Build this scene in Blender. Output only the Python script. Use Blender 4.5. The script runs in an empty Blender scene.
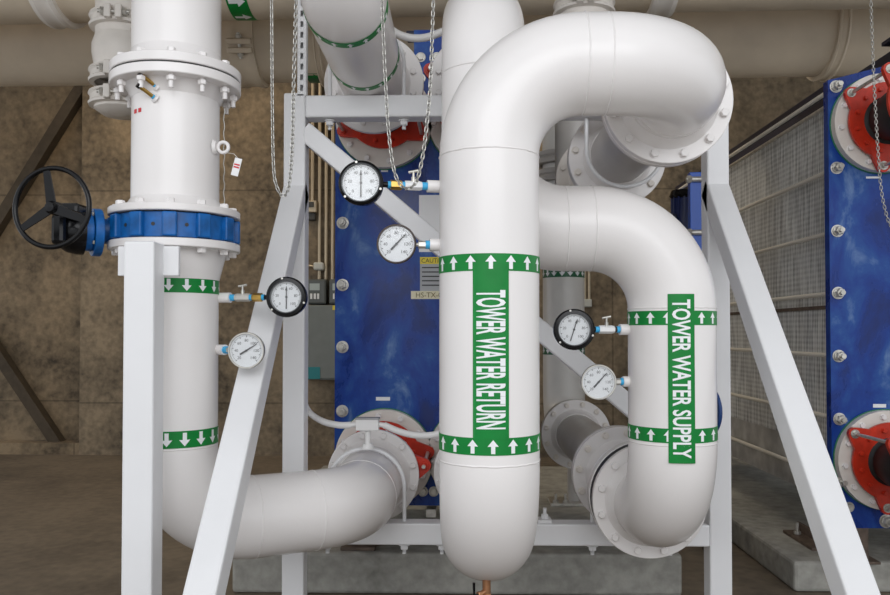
import bpy, bmesh, math, random
from math import sin, cos, pi, radians, sqrt, atan2, acos
from mathutils import Vector, Matrix, Euler
random.seed(7)
S = bpy.context.scene
COL = S.collection
V = Vector

# ------------------------------------------------------------------ camera
F = 800.0
PITCH = 1.25                      # the lens is also shifted up a little
SH = 34.5 - F * math.tan(math.radians(PITCH))
CAM = V((0, 0, 1.5))
ROT = Euler((radians(PITCH + 90), 0, radians(1.29)), 'XYZ')
cd = bpy.data.cameras.new('camera'); cam = bpy.data.objects.new('camera', cd); COL.objects.link(cam)
cam.location = CAM; cam.rotation_euler = ROT
cd.sensor_width = 36; cd.lens = 36 * F / 890; cd.shift_y = SH / 890; cd.clip_start = .05; cd.clip_end = 200
S.camera = cam
RM = ROT.to_matrix()
def P(px, py, Y):
    """world point at real depth Y seen in direction (px, py)"""
    d = RM @ V(((px - 445) / F, -(py - 297.5 - SH) / F, -1))
    return CAM + d * ((Y - CAM.y) / d.y)

# ------------------------------------------------------------------ materials
MATS = {}
def mat(name, col, rough=.5, metal=0, noise=None, bump=None, coat=0, col2=None, spec=.5, emit=None):
    if name in MATS: return MATS[name]
    m = bpy.data.materials.new(name); m.use_nodes = True; nt = m.node_tree; N = nt.nodes; L = nt.links
    b = N['Principled BSDF']
    b.inputs['Base Color'].default_value = (*col, 1); b.inputs['Roughness'].default_value = rough
    b.inputs['Metallic'].default_value = metal; b.inputs['Coat Weight'].default_value = coat
    b.inputs['Coat Roughness'].default_value = .12
    b.inputs['Specular IOR Level'].default_value = spec
    tc = N.new('ShaderNodeTexCoord')
    if noise:
        sc, amt = noise
        n = N.new('ShaderNodeTexNoise'); n.inputs['Scale'].default_value = sc; n.inputs['Detail'].default_value = 6
        L.new(tc.outputs['Object'], n.inputs['Vector'])
        mx = N.new('ShaderNodeMix'); mx.data_type = 'RGBA'
        r = N.new('ShaderNodeMapRange'); r.inputs[1].default_value = .35; r.inputs[2].default_value = .65
        r.inputs[3].default_value = 0; r.inputs[4].default_value = 1
        L.new(n.outputs['Fac'], r.inputs[0]); L.new(r.outputs[0], mx.inputs['Factor'])
        c2 = col2 or tuple(c * (1 - amt) for c in col)
        mx.inputs['A'].default_value = (*col, 1); mx.inputs['B'].default_value = (*c2, 1)
        L.new(mx.outputs['Result'], b.inputs['Base Color'])
    if bump:
        sc, st = bump
        n = N.new('ShaderNodeTexNoise'); n.inputs['Scale'].default_value = sc; n.inputs['Detail'].default_value = 4
        L.new(tc.outputs['Object'], n.inputs['Vector'])
        bp = N.new('ShaderNodeBump'); bp.inputs['Strength'].default_value = st; bp.inputs['Distance'].default_value = .004
        L.new(n.outputs['Fac'], bp.inputs['Height']); L.new(bp.outputs[0], b.inputs['Normal'])
    if emit:
        b.inputs['Emission Color'].default_value = (*emit[0], 1); b.inputs['Emission Strength'].default_value = emit[1]
    MATS[name] = m
    return m
WHITE = mat('white_pipe_paint', (.84, .81, .795), .27, noise=(2.5, .04), bump=(90, .06))
FRAME = mat('white_frame_paint', (.82, .82, .83), .40, noise=(3, .05), bump=(60, .05))
SPOOL = mat('grey_primer_pipe', (.50, .475, .45), .38, noise=(5, .12), bump=(70, .05))
HEAD = mat('beige_header_paint', (.68, .58, .45), .5, noise=(3, .12), bump=(50, .08))
BRANCH = mat('cream_fitting_paint', (.80, .75, .69), .42, noise=(5, .12))
def blue_paint():
    m = mat('blue_paint_painted_haze', (.004, .055, .34), .30, spec=.35)
    nt = m.node_tree; N = nt.nodes; L = nt.links; b = N['Principled BSDF']; tc = N['Texture Coordinate']
    n = N.new('ShaderNodeTexNoise'); n.inputs['Scale'].default_value = 2.6; n.inputs['Detail'].default_value = 9; n.inputs['Roughness'].default_value = .62; n.inputs['Distortion'].default_value = .5
    mp = N.new('ShaderNodeMapping'); mp.inputs['Scale'].default_value = (1.3, 1, .75); L.new(tc.outputs['Object'], mp.inputs[0]); L.new(mp.outputs[0], n.inputs['Vector'])
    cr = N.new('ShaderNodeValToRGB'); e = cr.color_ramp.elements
    e[0].position = .38; e[0].color = (.002, .020, .15, 1); e[1].position = .74; e[1].color = (.22, .34, .54, 1)  # pale end of the ramp paints hazy reflections into the blue
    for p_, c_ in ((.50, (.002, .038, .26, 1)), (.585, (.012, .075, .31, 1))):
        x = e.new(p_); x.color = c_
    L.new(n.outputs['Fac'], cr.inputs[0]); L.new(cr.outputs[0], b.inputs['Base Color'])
    rr = N.new('ShaderNodeMapRange'); rr.inputs[1].default_value = .35; rr.inputs[2].default_value = .7; rr.inputs[3].default_value = .18; rr.inputs[4].default_value = .5
    L.new(n.outputs['Fac'], rr.inputs[0]); L.new(rr.outputs[0], b.inputs['Roughness'])
    bp = N.new('ShaderNodeBump'); bp.inputs['Strength'].default_value = .12; bp.inputs['Distance'].default_value = .006
    L.new(n.outputs['Fac'], bp.inputs['Height']); L.new(bp.outputs[0], b.inputs['Normal'])
    return m
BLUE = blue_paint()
VBLUE = mat('blue_valve_paint', (.003, .13, .44), .38, noise=(20, .4), spec=.4)
DBLUE = mat('dark_blue_paint', (.007, .010, .035), .4, noise=(6, .3))
RED = mat('red_joint_paint', (.66, .035, .010), .38, noise=(14, .3))
RUBBER = mat('black_rubber', (.012, .012, .012), .55)
BLACK = mat('black_enamel', (.005, .005, .006), .22, noise=(25, .4), spec=.28)
STEEL = mat('zinc_steel', (.66, .64, .59), .32, .6, noise=(30, .25))
DSTEEL = mat('plate_pack_frame_steel', (.10, .10, .10), .5, .3)
BRASS = mat('brass', (.60, .38, .10), .3, .9, noise=(30, .2))
COPPER = mat('copper', (.50, .25, .13), .35, .8, noise=(30, .3))
GREEN = mat('green_tape', (.0, .225, .035), .42, noise=(12, .15), bump=(35, .2), spec=.3)
GREEN2 = mat('dark_green_tape', (.01, .13, .05), .4, noise=(12, .2))
LETTER = mat('white_lettering', (.84, .86, .87), .35)
PTFE = mat('blue_sealing_tape', (.05, .42, .75), .5)
GGASKET = mat('green_gasket', (.03, .20, .10), .5)
STICKW = mat('white_sticker', (.82, .82, .82), .4)
STICKY = mat('yellow_sticker', (.78, .62, .03), .4)
INK = mat('black_ink', (.02, .02, .02), .5)
REDINK = mat('red_ink', (.6, .03, .04), .5)
DIAL = mat('white_dial', (.72, .74, .755), .45)
BROWNRIM = mat('dark_bronze_rim', (.05, .035, .03), .35, .5)
GREYBOX = mat('grey_cabinet_paint', (.19, .21, .20), .5, noise=(8, .1))
TEAL = mat('teal_label', (.0, .20, .22), .4)
GALV = mat('galvanised_conduit', (.50, .42, .30), .4, .6)
PLASTIC = mat('white_hose', (.78, .77, .76), .4)
BRKT = mat('brown_base_steel', (.14, .10, .075), .6, noise=(20, .4))
LCD = mat('grey_lcd', (.40, .46, .44), .3)

def concrete(name, c1, c2, joints=None, rough=.85):
    m = bpy.data.materials.new(name); m.use_nodes = True; nt = m.node_tree; N = nt.nodes; L = nt.links
    b = N['Principled BSDF']; b.inputs['Roughness'].default_value = rough
    tc = N.new('ShaderNodeTexCoord')
    n1 = N.new('ShaderNodeTexNoise'); n1.inputs['Scale'].default_value = 1.3; n1.inputs['Detail'].default_value = 9; n1.inputs['Roughness'].default_value = .65
    n2 = N.new('ShaderNodeTexNoise'); n2.inputs['Scale'].default_value = 14; n2.inputs['Detail'].default_value = 6
    L.new(tc.outputs['Object'], n1.inputs[0]); L.new(tc.outputs['Object'], n2.inputs[0])
    ad = N.new('ShaderNodeMath'); ad.operation = 'MULTIPLY_ADD'; ad.inputs[1].default_value = .55
    L.new(n2.outputs[0], ad.inputs[0]); L.new(n1.outputs[0], ad.inputs[2])
    cr = N.new('ShaderNodeValToRGB'); cr.color_ramp.elements[0].position = .52; cr.color_ramp.elements[1].position = .95
    cr.color_ramp.elements[0].color = (*c2, 1); cr.color_ramp.elements[1].color = (*c1, 1)
    L.new(ad.outputs[0], cr.inputs[0]); last = cr.outputs[0]
    if joints:
        bw, bh, off = joints
        mp = N.new('ShaderNodeMapping'); mp.inputs['Rotation'].default_value = (radians(90), 0, 0); mp.inputs['Location'].default_value = (off[0], off[1], 0)
        L.new(tc.outputs['Object'], mp.inputs[0])
        br = N.new('ShaderNodeTexBrick'); br.offset = 0; br.inputs['Scale'].default_value = 1
        br.inputs['Brick Width'].default_value = bw; br.inputs['Row Height'].default_value = bh
        br.inputs['Mortar Size'].default_value = .012; br.inputs['Mortar Smooth'].default_value = .3
        br.inputs['Color1'].default_value = (1, 1, 1, 1); br.inputs['Color2'].default_value = (.86, .86, .86, 1); br.inputs['Mortar'].default_value = (.5, .5, .5, 1)
        L.new(mp.outputs[0], br.inputs[0])
        mx = N.new('ShaderNodeMix'); mx.data_type = 'RGBA'; mx.blend_type = 'MULTIPLY'; mx.inputs['Factor'].default_value = .8
        L.new(last, mx.inputs['A']); L.new(br.outputs[0], mx.inputs['B']); last = mx.outputs['Result']
    L.new(last, b.inputs['Base Color'])
    bp = N.new('ShaderNodeBump'); bp.inputs['Strength'].default_value = .35; bp.inputs['Distance'].default_value = .01
    L.new(n2.outputs[0], bp.inputs['Height']); L.new(bp.outputs[0], b.inputs['Normal'])
    return m
WALLM = concrete('brown_concrete_wall', (.30, .225, .14), (.05, .038, .025), (2.44, 2.6, (.35, .634)))
PIERM = concrete('pier_concrete', (.32, .25, .165), (.06, .048, .034), (5, 2.6, (.35, .634)))
FLOORM = concrete('floor_concrete', (.20, .16, .115), (.085, .067, .050), None, .6)
PADM = concrete('grey_pad_concrete', (.44, .43, .39), (.19, .185, .165))
CEILM = concrete('ceiling_concrete', (.40, .37, .33), (.2, .19, .17))

def packmat():
    m = bpy.data.materials.new('stacked_plate_edges'); m.use_nodes = True; nt = m.node_tree; N = nt.nodes; L = nt.links
    b = N['Principled BSDF']; b.inputs['Roughness'].default_value = .42; b.inputs['Metallic'].default_value = .15
    tc = N.new('ShaderNodeTexCoord'); mp = N.new('ShaderNodeMapping'); L.new(tc.outputs['Object'], mp.inputs[0])
    w = N.new('ShaderNodeTexWave'); w.wave_type = 'BANDS'; w.bands_direction = 'Y'; w.inputs['Scale'].default_value = 13; w.inputs['Distortion'].default_value = .6; w.inputs['Detail'].default_value = 2
    L.new(mp.outputs[0], w.inputs[0])
    mp2 = N.new('ShaderNodeMapping'); mp2.inputs['Scale'].default_value = (1, 26, 3); L.new(tc.outputs['Object'], mp2.inputs[0])
    n = N.new('ShaderNodeTexNoise'); n.inputs['Scale'].default_value = 1.4; n.inputs['Detail'].default_value = 3
    L.new(mp2.outputs[0], n.inputs[0])
    w2 = N.new('ShaderNodeTexWave'); w2.wave_type = 'BANDS'; w2.bands_direction = 'Z'; w2.inputs['Scale'].default_value = 9; w2.inputs['Distortion'].default_value = .5
    L.new(tc.outputs['Object'], w2.inputs[0])
    a = N.new('ShaderNodeMath'); a.operation = 'MULTIPLY_ADD'; a.inputs[1].default_value = .35; L.new(w.outputs[1], a.inputs[0]); L.new(n.outputs[0], a.inputs[2])
    a2 = N.new('ShaderNodeMath'); a2.operation = 'MULTIPLY_ADD'; a2.inputs[1].default_value = .14; L.new(w2.outputs[1], a2.inputs[0]); L.new(a.outputs[0], a2.inputs[2])
    cr = N.new('ShaderNodeValToRGB'); cr.color_ramp.elements[0].position = .35; cr.color_ramp.elements[1].position = .95
    cr.color_ramp.elements[0].color = (.17, .17, .165, 1); cr.color_ramp.elements[1].color = (.85, .86, .84, 1)
    L.new(a2.outputs[0], cr.inputs[0]); L.new(cr.outputs[0], b.inputs['Base Color'])
    bp = N.new('ShaderNodeBump'); bp.inputs['Strength'].default_value = .5; bp.inputs['Distance'].default_value = .01
    L.new(w.outputs[1], bp.inputs['Height']); L.new(bp.outputs[0], b.inputs['Normal'])
    return m
PACK = packmat()
def glassmat():
    m = bpy.data.materials.new('gauge_glass'); m.use_nodes = True; nt = m.node_tree; N = nt.nodes; L = nt.links
    for n in list(N):
        if n.type != 'OUTPUT_MATERIAL': N.remove(n)
    out = [n for n in N][0]
    t = N.new('ShaderNodeBsdfTransparent'); g = N.new('ShaderNodeBsdfGlossy'); g.inputs['Roughness'].default_value = .12
    mx = N.new('ShaderNodeMixShader'); mx.inputs[0].default_value = .04
    L.new(t.outputs[0], mx.inputs[1]); L.new(g.outputs[0], mx.inputs[2]); L.new(mx.outputs[0], out.inputs[0])
    return m
GLASS = glassmat()

# ------------------------------------------------------------------ mesh builder
def frame_of(n):
    n = V(n).normalized(); a = V((0, 0, 1)) if abs(n.z) < .9 else V((1, 0, 0))
    u = a.cross(n).normalized(); return u, n.cross(u).normalized(), n
class MB:
    def __init__(s): s.v = []; s.f = []; s.sm = []
    def add(s, vs, fs, smooth=False):
        o = len(s.v); s.v += [V(p) for p in vs]; s.f += [tuple(i + o for i in f) for f in fs]; s.sm += [smooth] * len(fs); return s
    def box(s, lo, hi, M=None):
        x0, y0, z0 = lo; x1, y1, z1 = hi
        vs = [V(p) for p in ((x0,y0,z0),(x1,y0,z0),(x1,y1,z0),(x0,y1,z0),(x0,y0,z1),(x1,y0,z1),(x1,y1,z1),(x0,y1,z1))]
        if M: vs = [M @ p for p in vs]
        return s.add(vs, [(0,3,2,1),(4,5,6,7),(0,1,5,4),(1,2,6,5),(2,3,7,6),(3,0,4,7)])
    def rbox(s, lo, hi, b=.006, M=None):
        """box with bevelled edges"""
        bm = bmesh.new(); bmesh.ops.create_cube(bm, size=1)
        c = (V(lo) + V(hi)) / 2; d = V(hi) - V(lo)
        for v in bm.verts: v.co = V((v.co.x * d.x, v.co.y * d.y, v.co.z * d.z)) + c
        bmesh.ops.bevel(bm, geom=bm.edges[:], offset=min(b, min(d) * .45), segments=2, affect='EDGES', profile=.5)
        bm.verts.ensure_lookup_table()
        s.add([(M @ v.co if M else v.co.copy()) for v in bm.verts], [tuple(v.index for v in f.verts) for f in bm.faces]); bm.free(); return s
    def bar(s, p0, p1, w, h, up=(0, 0, 1), b=.008):
        p0 = V(p0); p1 = V(p1); n = (p1 - p0).normalized(); u = V(up).cross(n).normalized(); w2 = n.cross(u)
        M = Matrix((( u.x, w2.x, n.x, p0.x), (u.y, w2.y, n.y, p0.y), (u.z, w2.z, n.z, p0.z), (0,0,0,1)))
        return s.rbox((-w/2, -h/2, 0), (w/2, h/2, (p1 - p0).length), b, M)
    def lathe(s, prof, c, n, seg=32, smooth=True, closed=False):
        """prof: list of (r, t) with t along n"""
        u, w, n = frame_of(n); c = V(c); vs = []; fs = []; k = len(prof)
        for r, t in prof:
            for i in range(seg):
                a = 2 * pi * i / seg; vs.append(c + n * t + (u * cos(a) + w * sin(a)) * r)
        m = k if closed else k - 1
        for j in range(m):
            j2 = (j + 1) % k
            for i in range(seg):
                i2 = (i + 1) % seg
                fs.append((j * seg + i, j * seg + i2, j2 * seg + i2, j2 * seg + i))
        s.add(vs, fs, smooth)
        return s
    def ring(s, ri, ro, c, n, t, seg=48, bev=.002):
        b = min(bev, t * .3)
        return s.lathe([(ri, 0), (ro - b, 0), (ro, b), (ro, t - b), (ro - b, t), (ri, t)], c, n, seg, True, True)
    def cyl(s, p0, p1, r, seg=16, r1=None, smooth=True):
        p0 = V(p0); p1 = V(p1); d = p1 - p0; h = d.length; r1 = r if r1 is None else r1
        return s.lathe([(0.00001, 0), (r, 0), (r1, h), (0.00001, h)], p0, d, seg, smooth)
    def tube(s, pts, r, seg=10, closed=False, caps=True):
        pts = [V(p) for p in pts]; n = len(pts); vs = []; fs = []
        t0 = ((pts[1] - pts[0]) if not closed else (pts[1] - pts[-1])).normalized(); u, w, _ = frame_of(t0)
        for i, p in enumerate(pts):
            if closed: t = (pts[(i + 1) % n] - pts[i - 1]).normalized()
            elif i == 0: t = (pts[1] - pts[0]).normalized()
            elif i == n - 1: t = (pts[-1] - pts[-2]).normalized()
            else: t = ((pts[i + 1] - p).normalized() + (p - pts[i - 1]).normalized()).normalized()
            u = (u - t * u.dot(t)).normalized(); w = t.cross(u)
            for k in range(seg):
                a = 2 * pi * k / seg; vs.append(p + (u * cos(a) + w * sin(a)) * r)
        for i in range(n if closed else n - 1):
            j = (i + 1) % n
            for k in range(seg):
                k2 = (k + 1) % seg; fs.append((i * seg + k, i * seg + k2, j * seg + k2, j * seg + k))
        s.add(vs, fs, True)
        if caps and not closed:
            s.f += [tuple(range(len(s.v) - seg * n, len(s.v) - seg * n + seg))[::-1], tuple(range(len(s.v) - seg, len(s.v)))]; s.sm += [False, False]
        return s
    def hexp(s, c, n, r, h, rot=0):
        u, w, n = frame_of(n); c = V(c); vs = []
        for t, rr in ((0, r), (h * .85, r), (h, r * .86)):
            for i in range(6):
                a = pi / 3 * i + rot; vs.append(c + n * t + (u * cos(a) + w * sin(a)) * rr)
        fs = [tuple(range(5, -1, -1)), tuple(range(12, 18))]
        for j in range(2):
            for i in range(6): fs.append((j*6+i, j*6+(i+1)%6, (j+1)*6+(i+1)%6, (j+1)*6+i))
        return s.add(vs, fs)
    def prism(s, poly, c, u, w, t):
        """poly of (a,b) in frame u,w extruded by vector t"""
        c = V(c); u = V(u); w = V(w); t = V(t); k = len(poly)
        vs = [c + u * a + w * b for a, b in poly] + [c + u * a + w * b + t for a, b in poly]
        fs = [tuple(range(k))[::-1], tuple(range(k, 2 * k))] + [(i, (i + 1) % k, (i + 1) % k + k, i + k) for i in range(k)]
        return s.add(vs, fs)

WLOC = {}
def new_mesh(mb, name, m, off=V((0, 0, 0))):
    me = bpy.data.meshes.new(name)
    me.from_pydata([tuple(p - off) for p in mb.v], [], mb.f)
    me.polygons.foreach_set('use_smooth', mb.sm); me.materials.append(m); me.update()
    bm = bmesh.new(); bm.from_mesh(me); bmesh.ops.recalc_face_normals(bm, faces=bm.faces[:])
    for e in bm.edges:
        if len(e.link_faces) == 2 and e.calc_face_angle(0) > radians(38): e.smooth = False
    bm.to_mesh(me); bm.free()
    return me
def thing(name, label, cat, loc=(0, 0, 0), group=None):
    o = bpy.data.objects.new(name, None); COL.objects.link(o); o.location = loc; WLOC[o.name] = V(loc); o.empty_display_size = .1
    o['label'] = label; o['category'] = cat
    if group: o['group'] = group
    return o
def part(name, mb, m, parent=None, label=None):
    off = WLOC[parent.name] if parent else V((0, 0, 0))
    if parent is None:
        xs = [p.x for p in mb.v]; ys = [p.y for p in mb.v]; zs = [p.z for p in mb.v]
        off = V(((min(xs) + max(xs)) / 2, (min(ys) + max(ys)) / 2, min(zs)))
    o = bpy.data.objects.new(name, new_mesh(mb, name, m, off)); COL.objects.link(o)
    if parent: o.parent = parent
    else: o.location = off
    WLOC[o.name] = off
    if label: o['label'] = label
    return o
def solo(name, mb, m, label, cat, group=None):
    o = part(name, mb, m); o['label'] = label; o['category'] = cat
    if group: o['group'] = group
    return o
def struct(name, mb, m):
    o = part(name, mb, m); o['kind'] = 'structure'; return o
def inst(name, me, M, parent):
    o = bpy.data.objects.new(name, me); COL.objects.link(o); o.parent = parent
    o.matrix_local = Matrix.Translation(-WLOC[parent.name]) @ M; return o
def orient(c, n, roll=0):
    u, w, n = frame_of(n); c = V(c)
    return Matrix(((u.x, w.x, n.x, c.x), (u.y, w.y, n.y, c.y), (u.z, w.z, n.z, c.z), (0,0,0,1))) @ Matrix.Rotation(roll, 4, 'Z')

# ------------------------------------------------------------------ generic pipe bits
R0 = .162; RB = .305
def route(pts, R):
    """polyline with filleted corners; returns points and list of (seam point, direction)"""
    pts = [V(p) for p in pts]; out = [pts[0]]; seams = []
    for i in range(1, len(pts) - 1):
        a = (pts[i] - pts[i-1]).normalized(); b = (pts[i+1] - pts[i]).normalized(); ang = acos(max(-1, min(1, a.dot(b))))
        if ang < .01: out.append(pts[i]); continue
        t = R * math.tan(ang / 2); s0 = pts[i] - a * t; s1 = pts[i] + b * t
        nrm = a.cross(b).normalized(); c = s0 + nrm.cross(a) * R; n = max(6, int(ang / radians(5)))
        for k in range(n + 1):
            out.append(c + Matrix.Rotation(ang * k / n, 3, nrm) @ (s0 - c))
        seams += [(s0, a), (s1, b)]
    out.append(pts[-1]); return out, seams
def seam(parent, c, n, r=R0, m=WHITE):
    mb = MB(); u, w, n = frame_of(n); k = 60; c = V(c)
    pts = [c + (u * cos(2*pi*i/k) + w * sin(2*pi*i/k)) * (r - .0014 + random.uniform(-.0004, .0008)) + n * random.uniform(-.001, .001) for i in range(k)]
    mb.tube(pts, .0035, 6, True); return part('weld_bead', mb, m, parent)
def bolt_mesh(name, L, r, m, nuts=True, stud=.012):
    """along +Z from 0 (head seat) to -L (nut seat)"""
    mb = MB(); z = V((0, 0, 1))
    mb.lathe([(r * .8, 0), (r * 1.15, 0), (r * 1.15, .003), (r * .8, .003)], (0,0,0), z, 16)
    mb.hexp((0, 0, .003), z, r, r * .95, .3)
    if nuts:
        mb.cyl((0, 0, -L - r * 1.2 - stud), (0, 0, .004), r * .55, 10)
        mb.hexp((0, 0, -L), -z, r, r * 1.0, .7)
    return new_mesh(mb, name, m)
BOLT_PAIR = bolt_mesh('bolt', .09, .0165, WHITE)
BOLT_ONE = bolt_mesh('bolt', .03, .016, WHITE, False)
BOLT_SP = bolt_mesh('bolt', .09, .0165, BRANCH)
BOLT_RED = bolt_mesh('bolt', .03, .013, RED, False)
STUD_NUT = bolt_mesh('bolt', .04, .016, WHITE, False)
def flange(parent, c, n, m=WHITE, ro=.2415, t=.036, ri=.12, neck=.065, rp=R0, bolts=12, bm=None, br=.212, phase=.0, name='flange'):
    """mating face at c, body grows along n (towards its own pipe)"""
    n = V(n).normalized(); c = V(c)
    mb = MB(); b = .003
    mb.lathe([(ri, 0), (ro - b, 0), (ro, b), (ro, t - b), (ro - b, t), (rp + .028, t), (rp + .018, t + .012), (rp + .001, t + neck), (ri, t + neck)], c, n, 64, True, True)
    f = part(name, mb, m, parent)
    if bm:
        u, w, _ = frame_of(n)
        for i in range(bolts):
            a = 2 * pi * (i + .5) / bolts + phase
            inst('bolt', bm, orient(c + n * t + (u * cos(a) + w * sin(a)) * br, n, random.random()), f)
    return f

def wrap(parent, name, polys, c, axis, ref, r, m, ulo=-9, uhi=9, du=.008, two_d_mesh=None):
    """polys in (u, v) metres on a cylinder: u around from ref, v along axis, from c"""
    bm = bmesh.new()
    if two_d_mesh is not None: bm.from_mesh(two_d_mesh)
    else:
        for poly in polys:
            bm.faces.new([bm.verts.new((a, b, 0)) for a, b in poly])
    xs = [v.co.x for v in bm.verts]; x = math.floor(min(xs) / du) * du + du
    while x < max(xs):
        bmesh.ops.bisect_plane(bm, geom=bm.verts[:] + bm.edges[:] + bm.faces[:], plane_co=(x, 0, 0), plane_no=(1, 0, 0)); x += du
    axis = V(axis).normalized(); ref = V(ref); ref = (ref - axis * ref.dot(axis)).normalized(); side = axis.cross(ref); c = V(c)
    off = WLOC[parent.name]
    for v in bm.verts:
        a = v.co.x / r; v.co = c + axis * v.co.y + (ref * cos(a) + side * sin(a)) * r - off
    for f in bm.faces: f.smooth = True
    me = bpy.data.meshes.new(name); bm.to_mesh(me); bm.free(); me.materials.append(m)
    o = bpy.data.objects.new(name, me); COL.objects.link(o); o.parent = parent; WLOC[o.name] = off
    return o
def arrow_poly(u, v, s, d):
    """block arrow centred at u,v, height s, pointing d (+1/-1 along v)"""
    h = s / 2; return [(u + a * s, v + d * b * s) for a, b in ((-.15,-.5),(.15,-.5),(.15,.02),(.40,.02),(0,.5),(-.40,.02),(-.15,.02))]
def arrow_band(parent, c, axis, ref, w, d, r=R0, m=GREEN, n=16, phase=0, lm=LETTER, rot=False):
    mb = MB(); mb.lathe([(r + .0004, -w/2), (r + .0014, -w/2), (r + .0014, w/2), (r + .0004, w/2)], c, axis, 72, True, True)
    b = part('flow_tape', mb, m, parent, 'green tape ring printed with white arrows')
    polys = [arrow_poly((2*pi*(k + phase)/n - pi) * r, 0, w * .80, d) for k in range(n)]
    wrap(b, 'flow_arrows', polys, c, axis, ref, r + .0019, lm)
    return b
def text_mesh(body, width, height, ang=0, bold=0):
    cu = bpy.data.curves.new('lettering', 'FONT'); cu.offset = bold; cu.body = body; cu.align_x = 'CENTER'; cu.align_y = 'CENTER'; cu.resolution_u = 3
    ob = bpy.data.objects.new('lettering', cu); COL.objects.link(ob); bpy.context.view_layer.update()
    me = bpy.data.meshes.new_from_object(ob.evaluated_get(bpy.context.evaluated_depsgraph_get()))
    bpy.data.objects.remove(ob); bpy.data.curves.remove(cu)
    xs = [v.co.x for v in me.vertices]; ys = [v.co.y for v in me.vertices]
    cx, cy, w, h = (min(xs)+max(xs))/2, (min(ys)+max(ys))/2, max(xs)-min(xs), max(ys)-min(ys)
    for v in me.vertices:
        x = (v.co.x - cx) * width / w; y = (v.co.y - cy) * height / h
        v.co = (x * cos(ang) - y * sin(ang), x * sin(ang) + y * cos(ang), 0)
    me.materials.clear(); return me
def flat_text(parent, name, body, width, height, c, u, w, m):
    me = text_mesh(body, width, height); off = WLOC[parent.name]; c = V(c); u = V(u); w = V(w)
    for v in me.vertices: v.co = c + u * v.co.x + w * v.co.y - off
    me.materials.append(m); me.name = name
    o = bpy.data.objects.new(name, me); COL.objects.link(o); o.parent = parent; WLOC[o.name] = off; return o

# ------------------------------------------------------------------ key positions
RX, RY = .085, 2.60          # tower water return riser
SX, SY = .79, 3.05           # tower water supply drop
LX, LY = -1.104, 3.04        # left riser
ZL, ZU = .785, 2.786
ZLL = .765; SXR = .770          # exchanger port heights (lower / upper)
ZRT = 2.372
PXL, PXR = -.46, .08         # exchanger port columns
YF = 4.13                    # face where pipes meet the rubber joints
FY = 3.75                    # front of the frame
FZ0, FZ1 = .505, .606        # lower beam
GZ0, GZ1 = 2.517, 2.622      # upper beam

# ------------------------------------------------------------------ setting
W = 9.70
struct('floor', MB().box((-9, -3, -.2), (9, 11, 0)), FLOORM)
mb = MB().box((-4.69, W, 0), (9, W + .3, 5.2)); struct('wall_back', mb, PIERM)
struct('wall_recess', MB().box((-9, W + .28, 0), (-4.69, W + .5, 5.2)), WALLM)
struct('ceiling', MB().box((-9, 1.0, 5.2), (9, 11, 5.4)), CEILM)
struct('trim_1', MB().box((-9, W + .02, 0), (-4.70, W + .28, .14)), WALLM)
RECESS_SHADOW = concrete('painted_recess_shadow', (.085, .064, .042), (.045, .034, .022))  # dark bars on the left wall stand in for recess shadow
for a, b, lab in (((-22, 322), (61, 447), 'dark diagonal strip standing for recess shadow low on the left wall, ending at the curb'),
                  ((85, 84), (-25, 262), 'dark diagonal strip standing for recess shadow high on the left wall behind the hand wheel')):
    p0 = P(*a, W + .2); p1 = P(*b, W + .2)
    solo('shadow_strip', MB().bar(p0, p1, .13, .15, (0, 1, 0), .004), RECESS_SHADOW, lab, 'shadow strip', 'dark strips for wall recess shadow')

# concrete pads
def pad(x0, x1, y0, y1, h, lab):
    return solo('concrete_pad', MB().rbox((x0, y0, 0), (x1, y1, h), .02), PADM, lab, 'plinth')
pad(-1.33, 1.245, 4.60, 7.6, .235, 'grey concrete pad under the middle blue heat exchanger')
pad(1.91, 4.6, 4.69, 8.7, .175, 'grey concrete pad under the right-hand blue heat exchanger')

# ------------------------------------------------------------------ tower water return pipe
t = thing('tower_return_pipe', 'large white looped pipe lettered TOWER WATER RETURN on green tape', 'pipe', (RX, RY, ZL - .3))
pts, seams = route([(RX, 4.05, ZL), (RX, RY, ZL), (RX, RY, ZRT), (SXR, RY, ZRT), (SXR, 2.99, ZRT)], RB)
part('pipe', MB().tube(pts, R0, 64), WHITE, t)
for c, n in seams[1:]: seam(t, c, n)
flange(t, (SXR, 3.03, ZRT), (0, -1, 0), neck=.05, bm=BOLT_PAIR, name='top_flange')
flange(t, (RX, YF, ZL), (0, -1, 0), ro=.235, bm=BOLT_PAIR, name='bottom_flange')
FRONT = (0, -1, 0)
arrow_band(t, (RX, RY, 1.714), (0, 0, 1), FRONT, .053, 1, phase=.0)
arrow_band(t, (RX, RY, 1.151), (0, 0, 1), FRONT, .053, 1, phase=.1)
def label_tape(parent, cx, cy, z0, z1, width, txt, tz0, tz1, th, du=0):
    s = wrap(parent, 'label_tape', [[(-width/2 + du, z0), (width/2 + du, z0), (width/2 + du, z1), (-width/2 + du, z1)]], (cx, cy, 0), (0, 0, 1), FRONT, R0 + .0026, GREEN)
    s['label'] = 'green label tape lettered ' + txt
    me = text_mesh(txt, tz1 - tz0, th, -pi/2, .022)
    for v in me.vertices: v.co.y += (tz0 + tz1) / 2; v.co.x += du
    wrap(s, 'lettering', None, (cx, cy, 0), (0, 0, 1), FRONT, R0 + .0034, LETTER, two_d_mesh=me)
label_tape(t, RX, RY, 1.175, 1.69, .112, 'TOWER WATER RETURN', 1.205, 1.628, .092)
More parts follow.
